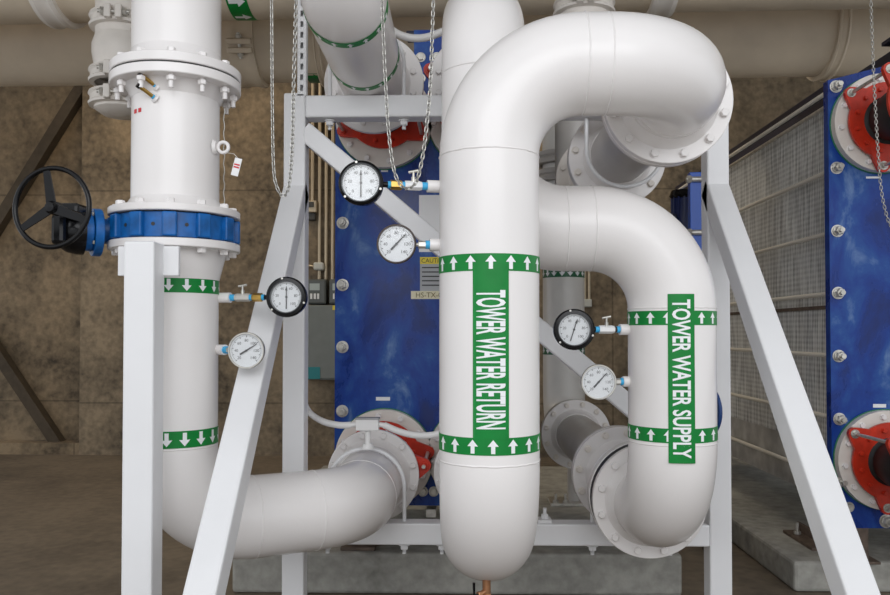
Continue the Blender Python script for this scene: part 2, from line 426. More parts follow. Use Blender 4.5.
# copper drain under the bottom bend
dr = P(486.5, 584, 2.72); DY = 2.72
mb = MB().cyl((dr.x, DY, .69), (dr.x, DY, .50), .014, 16).hexp((dr.x, DY, .590), (0, 0, 1), .018, .03).cyl((dr.x, DY, .63), (dr.x - .022, DY - .02, .622), .009, 10).hexp((dr.x - .022, DY - .02, .622), (-1, -1, 0), .011, .012)
dv = part('drain_valve', mb, COPPER, t, 'copper drain valve')
part('handle', MB().tube([(dr.x - .03, DY - .03, .622), (dr.x - .042, DY - .035, .625), (dr.x - .043, DY - .035, .665)], .005, 8), BLACK, dv)

# spool continuing back from the loop
t = thing('return_spool', 'grey spool pipe running back from the top right bend of the return loop', 'pipe', (SXR, 3.03, ZRT - .2))
part('pipe', MB().tube([(SXR, 3.09, ZRT), (SXR, 3.96, ZRT)], .142, 56), SPOOL, t)
flange(t, (SXR, 3.037, ZRT), (0, 1, 0), m=WHITE, neck=.05, rp=.145)
flange(t, (SXR, 4.02, ZRT), (0, -1, 0), m=WHITE, rp=.145, bm=BOLT_SP, phase=.1, t=.03)
part('gasket', MB().ring(.14, .225, (SXR, 3.030, ZRT), (0, 1, 0), .007), RUBBER, t)
t = thing('rear_return_pipe', 'short dark pipe with beige flange behind the return spool flange', 'pipe', (SXR, 4.5, ZRT - .2))
pts, sm = route([(SXR, 4.06, ZRT), (SXR, 5.45, ZRT), (SXR, 5.45, 3.6)], .25)
part('pipe', MB().tube(pts, .142, 40), SPOOL, t)
flange(t, (SXR, 4.027, ZRT), (0, 1, 0), m=SPOOL, rp=.145)
flange(t, (SXR, 4.56, ZRT), (0, -1, 0), m=BRANCH, rp=.145, bm=BOLT_SP)

# ------------------------------------------------------------------ tower water supply pipe
t = thing('tower_supply_pipe', 'white pipe bending down on the right lettered TOWER WATER SUPPLY', 'pipe', (SX, SY, ZL - .3))
pts, seams = route([(PXR, YF - .08, ZU), (PXR, SY, ZU), (PXR, SY, 1.893), (SX, SY, 1.893), (SX, SY, ZL), (SX, 3.40, ZL)], RB)
part('pipe', MB().tube(pts, R0, 64), WHITE, t)
for c, n in seams[:-1]: seam(t, c, n)
flange(t, (SX, 3.45, ZL), (0, -1, 0), neck=.045, bm=BOLT_PAIR, name='bottom_flange')
flange(t, (PXR, YF, ZU), (0, -1, 0), ro=.258, bm=BOLT_PAIR, name='top_flange')
arrow_band(t, (SX, SY, 1.551), (0, 0, 1), FRONT, .052, 1, phase=.133)
arrow_band(t, (SX, SY, 1.127), (0, 0, 1), FRONT, .052, 1, phase=.133)
label_tape(t, SX, SY, 1.03, 1.637, .096, 'TOWER WATER SUPPLY', 1.048, 1.617, .066, -.007)
mb = MB().lathe([(.095, 0), (.09, .012), (.06, .03), (.0001, .037)], (SX + .145, SY + .05, 1.20), (1, .25, 0), 32).ring(.07, .10, (SX + .14, SY + .05, 1.20), (1, .25, 0), .012)
part('blue_cap', mb, mat('blue_cap_enamel', (.004, .035, .14), .3), t, 'domed blue cap on the right side of the pipe')

t = thing('supply_spool', 'grey spool pipe running back from the bottom bend of the supply pipe', 'pipe', (SX, 3.5, ZL - .2))
part('pipe', MB().tube([(SX, 3.5, ZL), (SX, 5.62, ZL)], .145, 56), SPOOL, t)
part('gasket', MB().ring(.14, .238, (SX, 3.452, ZL), (0, 1, 0), .062), RUBBER, t)
flange(t, (SX, 3.516, ZL), (0, 1, 0), m=WHITE, neck=.10, t=.055, rp=.15)
flange(t, (SX, 4.06, ZL), (0, -1, 0), m=WHITE, rp=.15, bm=BOLT_SP, phase=.12, t=.03)
flange(t, (SX, 4.067, ZL), (0, 1, 0), m=WHITE, rp=.15)
flange(t, (SX, 5.66, ZL), (0, -1, 0), m=WHITE, rp=.15, bm=BOLT_SP, phase=.05)
t = thing('rear_supply_pipe', 'tall shaded grey pipe with green arrow bands behind the return pipe', 'pipe', (SX, 6.3, .3))
pts, sm = route([(SX, 5.7, ZL), (SX, 6.3, ZL), (SX, 6.3, 3.65)], .25)
part('pipe', MB().tube(pts, R0, 48), mat('pale_grey_pipe', (.78, .76, .72), .35, noise=(4, .08)), t)
flange(t, (SX, 5.667, ZL), (0, 1, 0), m=SPOOL)
for y in (272, 350):
    arrow_band(t, (SX, 6.3, P(562, y, 6.14).z), (0, 0, 1), FRONT, .075, -1, m=GREEN2, phase=.5, n=16)
for zz in (2.86, 2.72):
    mb = MB().lathe([(R0, -.05), (R0 + .03, -.045), (R0 + .03, -.015), (R0 + .018, 0), (R0 + .03, .015), (R0 + .03, .045), (R0, .05)], (SX - .02, 6.3, zz), (0, 0, 1), 40)
    cpl = part('coupling', mb, SPOOL, t)
# stand under it
st = P(572, 495, 5.9)
t = thing('pipe_stand', 'small steel pipe stand with bolted foot plate on the pad', 'stand', (st.x, 5.95, .235))
part('base_plate', MB().rbox((st.x - .16, 5.85, .235), (st.x + .16, 6.1, .255), .003), STEEL, t)
part('post', MB().cyl((st.x + .02, 5.97, .255), (st.x + .02, 5.97, .61), .045, 20), SPOOL, t)
for dx in (-.12, -.05):
    part('anchor_bolt', MB().hexp((st.x + dx, 5.89, .255), (0, 0, 1), .022, .02).cyl((st.x + dx, 5.89, .27), (st.x + dx, 5.89, .32), .01, 10), STEEL, t)

# ------------------------------------------------------------------ left riser
ZA = 2.467   # upper flange joint
ZV0, ZV1 = 1.837, 1.935    # valve body
t = thing('upper_riser_pipe', 'white vertical pipe section between top flange and blue valve, with brass nipples', 'pipe', (LX, LY, ZV1))
part('pipe', MB().tube([(LX, LY, ZV1 + .035), (LX, LY, ZA - .04)], R0, 64), WHITE, t)
BOLT_UP = bolt_mesh('bolt', .085, .0165, WHITE, stud=.022)
BOLT_VALVE = bolt_mesh('bolt', .02, .0165, WHITE, False)
flange(t, (LX, LY, ZA - .003), (0, 0, -1), bm=None, name='upper_flange', rp=R0, neck=.045)
f = flange(t, (LX, LY, ZV1), (0, 0, 1), t=.028, neck=.04, bm=BOLT_VALVE, name='lower_flange')
for px, py, q in ((157, 87, 0), (155.5, 98.5, 0)):
    b = P(px, py, LY - R0 + .004); d = V((-.55, -.62, .42)).normalized()
    n = part('brass_nipple', MB().cyl(b, b + d * .055, .007, 10).cyl(b + d*.055, b + d * .066, .008, 10), BRASS, t, 'slim brass nipple with black tip')
    part('boss', MB().lathe([(.018, 0), (.015, .008), (.0001, .009)], b - d * .002, d, 20), WHITE, n)
    part('cap', MB().cyl(b + d * .066, b + d * .078, .010, 10), BLACK, n)
    part('sealing_tape', MB().cyl(b + d * .008, b + d * .014, .0085, 10), PTFE, n)
stk = P(146, 108, LY - R0 - .002)
wrap(t, 'sticker', [[(-.028, -.008), (-.008, -.008), (-.008, .008), (-.028, .008)], [(.002, -.008), (.020, -.008), (.020, .008), (.002, .008)]], (LX, LY, stk.z), (0, 0, 1), (sin(-.62) , -cos(-.62), 0), R0 + .001, REDINK)
er = P(226, 148, LY - .02)
mb = MB().lathe([(.03, 0), (.024, .012), (.0001, .013)], (LX + R0 - .006, LY - .03, er.z), (1, 0, 0), 24)
mb.tube([(LX + R0 + .03 + .020 * cos(a), LY - .03, er.z + .020 * sin(a)) for a in [2*pi*i/24 for i in range(24)]], .007, 10, True)
part('eye_lug', mb, WHITE, t)
tg = P(236.5, 167, LY - .04)
t2 = thing('inspection_tag', 'small white hanging tag with red stripes wired to the eye lug', 'tag', (tg.x, tg.y, tg.z - .04))
M = Matrix.Translation(tg) @ Matrix.Rotation(radians(14), 4, 'Y')
part('card', MB().rbox((-.014, -.001, -.034), (.014, .001, .034), .0008, M), STICKW, t2)
for k, z in enumerate((.006, -.004)):
    part('stripe', MB().box((-.011, -.002, z), (.011, -.0011, z + .006), M), REDINK, t2)
part('wire', MB().tube([(LX + R0 + .04, LY - .03, er.z - .02), (tg.x - .01, tg.y, tg.z + .05), tg + V((.004, 0, .034))], .0015, 6), STEEL, t2)
cb = MB()
cb.tube([P(224 + .6 * sin(i * 1.7), 108 + i * 4, LY + .06) for i in range(25)], .0022, 6)
solo('safety_cord', cb, mat('chain_steel', (.42, .41, .38), .35, .8), 'thin braided cord hanging beside the upper riser and its tag', 'cord')

t = thing('riser_top_pipe', 'white vertical pipe entering from the top edge above the left flange', 'pipe', (LX, LY, ZA))
part('pipe', MB().tube([(LX, LY, ZA + .06), (LX, LY, 4.6)], R0 + .003, 64), WHITE, t)
flange(t, (LX, LY, ZA + .003), (0, 0, 1), bm=BOLT_UP, name='flange')
part('gasket', MB().ring(.14, .236, (LX, LY, ZA - .003), (0, 0, 1), .006), RUBBER, t)
seam(t, (LX, LY, ZA + .13), (0, 0, 1))

t = thing('lower_riser_pipe', 'white pipe dropping from the blue valve and bending back along the bottom', 'pipe', (LX, LY, ZL - .3))
th = radians(29); yc = LY + (PXL - LX) * math.tan(th)
pts, seams = route([(LX, LY, ZV0 - .06), (LX, LY, ZLL), (PXL, yc, ZLL), (PXL, YF - .08, ZLL)], RB)
part('pipe', MB().tube(pts, R0, 64), WHITE, t)
for c, n in seams: seam(t, c, n)
flange(t, (LX, LY, ZV0), (0, 0, -1), t=.030, bm=BOLT_VALVE, name='top_flange')
flange(t, (PXL, YF, ZLL), (0, -1, 0), ro=.235, bm=BOLT_PAIR, name='end_flange')
part('pipe_reducer', MB().lathe([(R0 + .03, -.02), (R0 + .022, -.05), (R0 + .002, -.13)], (LX, LY, ZV0 - .01), (0, 0, 1), 56), WHITE, t)
arrow_band(t, (LX, LY, 1.672), (0, 0, 1), FRONT, .055, -1, phase=.55)
arrow_band(t, (LX, LY, 1.108), (0, 0, 1), FRONT, .062, -1, phase=.5)

# upper left exchanger pipe
t = thing('upper_exchanger_pipe', 'white pipe with two green arrow rings rising forward from the upper exchanger port', 'pipe', (PXL, 3.6, ZU - .2))
pts, seams = route([(PXL, YF - .08, ZU), (PXL, 2.82, ZU), (PXL, 2.82, 4.7)], RB)
part('pipe', MB().tube(pts, R0 + .003, 64), WHITE, t)
flange(t, (PXL, YF, ZU), (0, -1, 0), ro=.258, bm=BOLT_PAIR)
for yy in (3.10, 3.66):
    arrow_band(t, (PXL, yy, ZU), (0, -1, 0), (0, 0, -1), .045, 1, r=R0 + .003, phase=.3)

# ------------------------------------------------------------------ blue butterfly valve
t = thing('butterfly_valve', 'blue lug butterfly valve with black hand wheel in the left riser', 'valve', (LX, LY, ZV0))
part('valve_body', MB().ring(.15, .222, (LX, LY, ZV0 + .004), (0, 0, 1), ZV1 - ZV0 - .008, 64), VBLUE, t)
part('rubber_seat', MB().ring(.14, .215, (LX, LY, ZV0), (0, 0, 1), ZV1 - ZV0, 48), RUBBER, t)
lug = MB(); lug.rbox((-.026, -.022, -.044), (.026, .024, .044), .006); lugm = new_mesh(lug, 'lug', VBLUE)
LB = bolt_mesh('bolt', .09, .009, STEEL, False)
for i in range(12):
    a = 2 * pi * (i + .5) / 12; p = V((LX + .219 * sin(a), LY - .219 * cos(a), (ZV0 + ZV1) / 2))
    o = inst('lug', lugm, Matrix.Translation(p) @ Matrix.Rotation(a, 4, 'Z'), t); WLOC[o.name] = p
    h = MB().lathe([(.0001, 0), (.006, 0), (.006, .001)], (0, -.0225, 0), (0, -1, 0), 12)
for i in (1, 4, 7, 10, 0, 11):
    a = 2 * pi * i / 12; p = V((LX + .222 * sin(a), LY - .222 * cos(a), (ZV0 + ZV1) / 2))
    u = V((sin(a), -cos(a), 0))
    part('lug_hole', MB().cyl(p - u * .004, p + u * .001, .007, 12), INK, t)
gc = P(80, 229, 2.90)   # gearbox centre
nk = MB().rbox((-.06, -.035, -.04), (.06, .035, .04), .012, Matrix.Translation(((gc.x + LX - .20) / 2 + .03, 2.98, gc.z - .005)) @ Matrix.Rotation(radians(22), 4, 'Z'))
nk.cyl((gc.x, 2.92, gc.z), (gc.x + .13, 2.98, gc.z), .045, 20)
part('neck', nk, VBLUE, t)
mb = MB().ring(.01, .088, (gc.x + .035, 2.92, gc.z - .01), (.82, .57, 0), .03, 32)
mb.ring(.01, .07, (gc.x + .01, 2.90, gc.z - .01), (.82, .57, 0), .03, 32)
gb2 = part('mounting_plate', mb, VBLUE, t)
mb = MB().lathe([(.0001, -.06), (.062, -.055), (.078, -.03), (.085, 0), (.085, .025), (.0001, .026)], (gc.x - .01, 2.89, gc.z - .01), (.82, .57, 0), 28)
mb.rbox((gc.x - .055, 2.80, gc.z + .02), (gc.x + .04, 2.90, gc.z + .082), .012)
mb.rbox((gc.x - .05, 2.78, gc.z - .07), (gc.x + .0, 2.88, gc.z + .04), .015)
part('gearbox', mb, BLACK, t, 'black gear box')
for a in range(4):
    ang = a * pi / 2 + .6; u, w, n = frame_of((.82, .57, 0)); c = V((gc.x + .035, 2.92, gc.z - .01)) + n * -.002 + (u * cos(ang) + w * sin(ang)) * .076
    part('screw', MB().hexp(c, -n, .007, .006), STEEL, gb2)
hc = P(52, 207.5, 2.66)
n = V((-.10, -1, .02)).normalized(); u, w, _ = frame_of(n)
hw = thing('hand_wheel_root', '', '') ; bpy.data.objects.remove(hw)
k = 64; rr = .134
wheel = part('hand_wheel', MB().tube([hc + (u * cos(2*pi*i/k) + w * sin(2*pi*i/k)) * rr for i in range(k)], .0088, 12, True), BLACK, t, 'round black hand wheel')
for deg in (100, 213, 340):
    a = radians(deg); e = (V((1, 0, 0)) * cos(a) + V((0, 0, 1)) * sin(a)); e = (e - n * e.dot(n)).normalized(); s = n.cross(e)
    mb = MB(); mb.prism([(.012, -.017), (.130, -.011), (.130, .011), (.012, .017)], hc + n * .004 , e, s, -n * .006)
    mb.prism([(.012, -.002), (.128, -.002), (.128, .002), (.012, .002)], hc - n * .0, e, s, -n * .012)
    part('spoke', mb, BLACK, wheel)
part('hub', MB().lathe([(.0001, .020), (.016, .017), (.023, .004), (.024, -.03), (.012, -.032), (.012, -.16)], hc, n, 24), BLACK, wheel)

# ------------------------------------------------------------------ white steel frame
t = thing('pipe_frame', 'white painted square tube steel frame holding the pipes, with sloping legs', 'frame', (.2, 3.8, 0))
PLX, PRX = -.798, 1.193; w = .103
for x in (PLX, PRX):
    part('post', MB().rbox((x - w/2, FY, .0 if x < 0 or x > 0 else 0), (x + w/2, FY + w, 2.634), .008), FRAME, t)
part('top_beam', MB().rbox((PLX + w/2, FY, GZ0), (PRX - w/2, FY + w, GZ1), .008), FRAME, t)
part('bottom_beam', MB().rbox((PLX + w/2, FY, FZ0), (PRX - w/2, FY + w, FZ1), .008), FRAME, t)
a0 = V((PLX + .04, FY + .05, 2.46)); a1 = V((PRX - .03, FY + .05, .83))
part('cross_brace', MB().bar(a0, a1, .09, .095, (0, 1, 0)), FRAME, t)
for x in (PLX, PRX):
    d = V((0, -1.335, -1.483)).normalized(); up = V((1, 0, 0))
    top = V((x, FY + .045, 2.165)); L = (top.z - .0) / -d.z
    part('sloping_leg', MB().bar(top - d * .03, top + d * (L - .01), w, w, (1, 0, 0)), FRAME, t)
    foot = top + d * L
    part('foot_plate', MB().rbox((x - .1, foot.y - .12, 0), (x + .1, foot.y + .1, .014), .003), FRAME, t)
# perforated channel above left post
cx = P(301.8, 60, FY).x
mb = MB()
z0, z1 = 2.62, 3.25; hw_ = .021; y0 = FY + .0
step = .0508; zz = z0
while zz < z1:
    mb.box((cx - hw_, y0, zz), (cx - .007, y0 + .003, zz + step)); mb.box((cx + .007, y0, zz), (cx + hw_, y0 + .003, zz + step))
    mb.box((cx - .007, y0, zz), (cx + .007, y0 + .003, zz + .022)); zz += step
mb.box((cx - hw_, y0 + .003, z0), (cx - hw_ + .003, y0 + .042, z1)); mb.box((cx + hw_ - .003, y0 + .003, z0), (cx + hw_, y0 + .042, z1))
mb.box((cx - hw_, y0 + .039, z0), (cx + hw_, y0 + .042, z1)) 
part('slotted_channel', mb, FRAME, t)
# U-bolts
def ubolt(x, zc, r, ztop, up, lab, Y=FY + .052):
    pts = [(x - r, Y, zc)]; s = 1 if up else -1
    leg = .012
    arc = [(x - r * cos(a), Y, zc + s * r * sin(a)) for a in [pi * i / 24 for i in range(25)]]
    zend = (ztop - s * .145)
    mb = MB().tube([(x - r, Y, zend)] + arc + [(x + r, Y, zend)], .0095, 10)
    t = thing('u_bolt', lab, 'u-bolt', (x, Y, min(zc, zend)), 'u-bolts clamping pipes to the frame')
    part('rod', mb, FRAME, t)
    for q in (-1, 1):
        zb = ztop - s * .108
        part('nut', MB().lathe([(.0001, 0), (.027, 0), (.027, .005), (.0001, .006)], (x + q * r, Y, zb), (0, 0, -s), 20).hexp((x + q * r, Y, zb - s * .005), (0, 0, -s), .019, .02).cyl((x + q*r, Y, zb), (x + q*r, Y, zb - s * .045), .0095, 10), FRAME, t)
ubolt(PXL, ZU, R0 + .016, GZ1, True, 'white u-bolt over the upper exchanger pipe with green rings')
ubolt(PXL, ZLL, R0 + .020, FZ1, True, 'white u-bolt hooped over the lower left pipe beside the sensor box')
ubolt(PXR, ZL, R0 + .018, FZ1, True, 'white u-bolt on the bottom beam behind the return bend')
ubolt(SX, ZL, R0 + .020, FZ1, True, 'white u-bolt over the supply spool on the bottom beam')
ubolt(SXR, ZRT, R0 + .020, GZ0 + .01, False, 'white u-bolt slung under the grey return spool')
b = P(545, 519, FY + .04)
t = thing('clamp_nut', 'white clamp plate and nut on the bottom beam right of the return pipe', 'nut', (b.x, b.y, FZ1))
part('plate', MB().rbox((b.x - .035, FY + .01, FZ1), (b.x + .03, FY + .09, FZ1 + .016), .003), FRAME, t)
part('nut', MB().hexp((b.x, FY + .05, FZ1 + .016), (0, 0, 1), .018, .02).cyl((b.x, FY + .05, FZ1 + .03), (b.x, FY + .05, FZ1 + .065), .009, 10), FRAME, t)

# left support post
px = -1.090
t = thing('support_post', 'white square steel post standing in front of the left riser', 'post', (px, 2.71, 0))
part('column', MB().rbox((px - .052, 2.66, 0), (px + .052, 2.762, 1.806), .008), FRAME, t)
for x0 in (-.089, .076):
    a, b = ((px - .108, px - .040) if x0 < 0 else (px + .05, px + .105))
    part('bracket', MB().rbox((a, 2.745, 1.695), (b, 2.765, 1.798), .003), FRAME, t)
part('foot_plate', MB().rbox((px - .11, 2.6, 0), (px + .11, 2.82, .014), .003), FRAME, t)
# ------------------------------------------------------------------ heat exchangers
def tie_bolt(parent, x, yf, z, y1, r=.014, big=1.0, rod=True):
    s = big; mb = MB()
    mb.lathe([(.0001, 0), (.036 * s, 0), (.036 * s, .006), (.024 * s, .007), (.03 * s, .010), (.03 * s, .018), (.0001, .019)], (x, yf, z), (0, -1, 0), 24)
    mb.hexp((x, yf - .016, z), (0, -1, 0), .027 * s, .03, random.random())
    mb.cyl((x, yf - .04, z), (x, yf - .07, z), r, 12)
    b = part('tie_bolt', mb, STEEL, parent)
    if rod: part('rod', MB().cyl((x, yf, z), (x, y1, z), r, 12), mat('bright_zinc_rod', (.85, .82, .74), .35, .2), b)
    return b
def joint(parent_label, x, z, y0, y1, base, group, ears=3):
    """red rubber expansion joint: y0 front, y1 back"""
    t = thing('expansion_joint', parent_label, 'expansion joint', (x, y0, z - .25), group)
    L_ = y1 - y0
    mb = MB().lathe([(.12, 0), (.21, 0), (.205, .010), (.14, .03), (.122, .05)] + [(.122 + .026 * sin(pi * i / 12), .05 + (L_ - .10) * i / 12) for i in range(1, 12)] + [(.122, L_ - .05), (.14, L_ - .03), (.205, L_ - .010), (.21, L_), (.12, L_)], (x, y0, z), (0, 1, 0), 48)
    part('bellows', mb, RUBBER, t)
    for yy, tt in ((y0 + .010, .022), (y1 - .032, .022)):
        mb = MB().ring(.132, .222, (x, yy, z), (0, 1, 0), tt, 56)
        for k in range(ears):
            a = radians(base + 360 / ears * k); e = V((cos(a), 0, sin(a))); s = V((-sin(a), 0, cos(a)))
            c = V((x, yy, z)) + e * .262
            poly = [(-.075, -.085), (-.075, .085)] + [(.038 * cos(q), .036 * sin(q)) for q in [radians(d) for d in (70, 35, 0, -35, -70)]]
            mb.prism(poly, c - V((0, .002, 0)), e, s, (0, tt + .004, 0))
        rg = part('control_ring', mb, RED, t, 'red steel ring with ears')
        if yy < (y0 + y1) / 2 + 1:
            for i in range(12):
                a = 2 * pi * (i + .5) / 12
                inst('bolt', BOLT_RED, orient((x + .182 * cos(a), yy, z + .182 * sin(a)), (0, -1, 0), random.random()), rg)
    for k in range(ears):
        a = radians(base + 360 / ears * k); cx_, cz_ = x + .262 * cos(a), z + .262 * sin(a)
        rb = part('tie_rod', MB().cyl((cx_, y0 - .03, cz_), (cx_, y1 + .0, cz_), .010, 12), STEEL, t)
        for yy, n in ((y0 + .010, -1), (y0 + .032, 1), (y1 - .032, -1)):
            part('nut', MB().ring(.005, .026, (cx_, yy, cz_), (0, n, 0), .006, 20).hexp((cx_, yy + n * .006, cz_), (0, n, 0), .018, .014, random.random()), STEEL if x > 1.5 else RED, rb)
    return t
def exchanger(cx, yf, dz, label, zbot, ports, extra, y1, bolts_l, full):
    t = thing('heat_exchanger', label, 'heat exchanger', (cx, yf, .175 if cx > 1 else .235), 'blue plate heat exchangers')
    h = .565
    zc = 3.02 + dz; ztab = 3.29 + dz; zm = 3.135 + dz
    poly = [(-h, zbot), (h, zbot), (h, zc), (.10, zm), (.10, ztab), (-.10, ztab), (-.10, zm), (-h, zc)]
    mb = MB().prism(poly, (cx, yf, 0), (1, 0, 0), (0, 0, 1), (0, .06, 0))
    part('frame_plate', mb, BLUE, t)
    pk = MB().box((cx - .47, yf + .07, .52 + dz), (cx + .47, y1 - .2, 2.93 + dz)); part('plate_pack', pk, PACK, t, 'stack of thin corrugated metal plates')
    # skirt and gasket line across the pack
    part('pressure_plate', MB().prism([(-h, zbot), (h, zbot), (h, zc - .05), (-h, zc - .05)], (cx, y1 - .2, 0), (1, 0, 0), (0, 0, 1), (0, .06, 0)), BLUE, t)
    part('carrying_bar', MB().rbox((cx - .05, yf + .06, 3.17 + dz), (cx + .05, y1 + .4, 3.29 + dz), .005).rbox((cx - .15, yf + .06, 3.285 + dz), (cx + .15, yf + .2, 3.31 + dz), .004), DBLUE, t, 'dark blue overhead bar')
    part('side_rail', MB().rbox((cx - .53, yf + .06, 2.985 + dz), (cx - .47, y1, 3.03 + dz), .004), DBLUE, t)
    part('guide_bar', MB().rbox((cx - .03, yf + .06, .40 + dz), (cx + .03, y1 + .4, .45 + dz), .004), STEEL, t)
    for z in bolts_l:
        tie_bolt(t, cx - h + .045, yf, z, y1)
        if full: tie_bolt(t, cx + h - .045, yf, z, y1)
    if not full: tie_bolt(t, P(886, 521, 4.7).x, yf, P(886, 521, 4.7).z, y1, big=1.1, rod=False)
    for x, z in extra: part('cap_screw', MB().ring(.004, .030, (x, yf, z), (0, -1, 0), .005, 20).hexp((x, yf - .004, z), (0, -1, 0), .023, .018, .2), STEEL, t)
    for x, z in ports:
        p = part('port_ring', MB().ring(.12, .285, (x, yf - .06, z), (0, 1, 0), .05, 64), BRANCH, t, 'pale steel port ring')
        part('gasket', MB().ring(.12, .29, (x, yf - .01, z), (0, 1, 0), .01, 64), GGASKET, p)
        for i in range(12):
            a = 2 * pi * i / 12 + .12
            inst('bolt', STUD_NUT, orient((x + .25 * cos(a), yf - .06, z + .25 * sin(a)), (0, -1, 0), random.random()), p)
    for sx in (-1, 1):
        x = cx + sx * .42
        part('foot', MB().rbox((x - .1, yf - .06, .175 if cx > 1 else .235), (x + .1, yf + .18, .19 if cx > 1 else .255), .003).box((x - .06, yf, .19 if cx > 1 else .255), (x + .06, yf + .06, zbot)), BRKT, t)
    return t
Z = lambda y: P(341, y, 4.7).z
bl = [Z(y) for y in (79, 160, 223, 285, 347, 411)]
s1 = [(-.25, Z(58)), (-.155, Z(58)), (-.25, Z(79)), (-.235, Z(491)), (-.172, Z(491))]
hx = exchanger(-.19, 4.70, 0, 'middle blue plate heat exchanger behind the white pipe frame', .485, [(PXL, ZU - .04), (PXR, ZU - .04), (PXL, ZLL), (PXR, ZL)], s1, 6.0, bl, True)
Z2 = lambda y: P(836, y, 4.7).z
bl2 = [Z2(y) for y in (86.7, 168, 231, 293, 356, 419)]
s2 = [(P(849, 507, 4.7).x, Z2(507)), (2.48, Z2(75))]
hx2 = exchanger(2.70, 4.70, -.047, 'right-hand blue plate heat exchanger cut by the right picture edge', Z2(528), [(2.43, ZU - .047 - .03), (2.97, ZU - .077), (2.43, ZL - .02), (2.97, ZL - .02)], s2, 8.2, bl2, False)
# low extra tie rod on HX2, and the dark seam across its pack
tie_bolt(hx2, 2.18, 4.70, Z2(481), 8.2)
part('rod', MB().cyl((2.17, 4.76, P(817, 107, 4.8).z), (2.17, 8.2, P(817, 107, 4.8).z), .014, 10), STEEL, hx2)
part('pack_strap', MB().box((2.222, 4.78, Z2(306) - .012), (2.229, 8.0, Z2(306) + .012)), BRKT, hx2, 'dark brown strap along the plate pack')
part('lower_skirt', MB().box((2.222, 4.78, .475), (2.228, 8.0, .80)), mat('skirt_sheet', (.62, .62, .61), .45, .4, noise=(7, .35)), hx2)
g = 'red rubber expansion joints on the exchanger ports'
joint('red expansion joint at the middle exchanger upper left port, under the top beam', PXL, ZU, YF, 4.63, 207, g)
joint('red expansion joint mostly hidden at the middle exchanger upper right port', PXR, ZU, YF, 4.63, 42 + 120, g)
joint('red expansion joint below the sensor box at the lower left port', PXL, ZLL, YF, 4.63, 10, g, 2)
joint('red expansion joint half hidden behind the return pipe, lower right port', PXR, ZL, YF, 4.63, 0, g)
joint('red expansion joint high on the right-hand exchanger, crossed by thin chain', 2.43, ZU - .077, 4.17, 4.63, 143, g)
joint('red expansion joint low on the right-hand exchanger near the bottom right', 2.43, ZL - .02, 4.17, 4.63, 143, g)
for z, lab in ((ZU - .077, 'white pipe stub at the upper port of the right-hand exchanger'), (ZL - .02, 'white pipe stub at the lower port of the right-hand exchanger')):
    t = thing('exchanger_pipe', lab, 'pipe', (2.43, 4.0, z - .2), 'pipe stubs of the right-hand exchanger')
    part('pipe', MB().tube([(2.43, 3.9, z), (2.43, 4.1, z)], .135, 40), WHITE, t)
    flange(t, (2.43, 4.17, z), (0, -1, 0), ro=.20, bm=BOLT_ONE, br=.172, rp=.135)
# labels on the blue plates
def sticker(parent, name, x0, y0, x1, y1, Y, m, lab=None):
    a = P(x0, y1, Y); b = P(x1, y0, Y)
    return part(name, MB().box((a.x, Y - .002, a.z), (b.x, Y, b.z)), m, parent, lab)
Y = 4.70
np_ = sticker(hx, 'nameplate', 419, 195, 452, 252, Y, STICKW, 'blank-looking white plate')
st_ = sticker(hx, 'warning_sticker', 420, 264, 450, 291, Y, mat('grey_sticker', (.42, .43, .44), .5), 'grey warning sticker headed CAUTION')
sticker(st_, 'header', 420, 257, 450, 264, Y - .0005, STICKY)
c = P(435, 260.5, Y - .004); flat_text(st_, 'lettering', 'CAUTION', .155, .026, (c.x - .002, Y - .0035, c.z), (1, 0, 0), (0, 0, 1), INK)
for k in range(5):
    y = 267 + k * 4.4; sticker(st_, 'fine_print', 422, y, 446 - (k % 2) * 4, y + 1.2, Y - .0012, INK)
tg_ = sticker(hx, 'unit_tag', 411, 291, 447, 299, Y, mat('cream_sticker', (.75, .70, .50), .5))
c = P(430, 295, Y); flat_text(tg_, 'lettering', 'HS-TX-01', .165, .030, (c.x, Y - .0032, c.z), (1, 0, 0), (0, 0, 1), mat('brown_ink', (.18, .13, .02), .5))
sticker(hx, 'small_label', 376, 397, 390, 400.5, Y, STICKW); sticker(hx, 'small_label', 381, 168, 388, 172, Y, STICKW)
sticker(hx2, 'small_label', 873, 404, 886, 407.5, Y, STICKW); sticker(hx2, 'small_label', 866, 176.5, 879, 178.5, Y, STICKW)
for y in (518, 545):
    pass
t = thing('base_bracket', 'brown steel base bracket with bolt on the right-hand pad', 'bracket', (2.1, 5.0, .17))
part('angle', MB().rbox((2.11, 4.92, .175), (2.22, 5.36, .195), .003).rbox((2.20, 4.92, .175), (2.22, 5.36, .25), .003), BRKT, t)
q = P(795, 527, 5.1)
part('bolt', MB().hexp((2.16, 5.25, .195), (0, 0, 1), .022, .02).cyl((2.16, 5.25, .2), (2.16, 5.25, .27), .01, 10), STEEL, t)

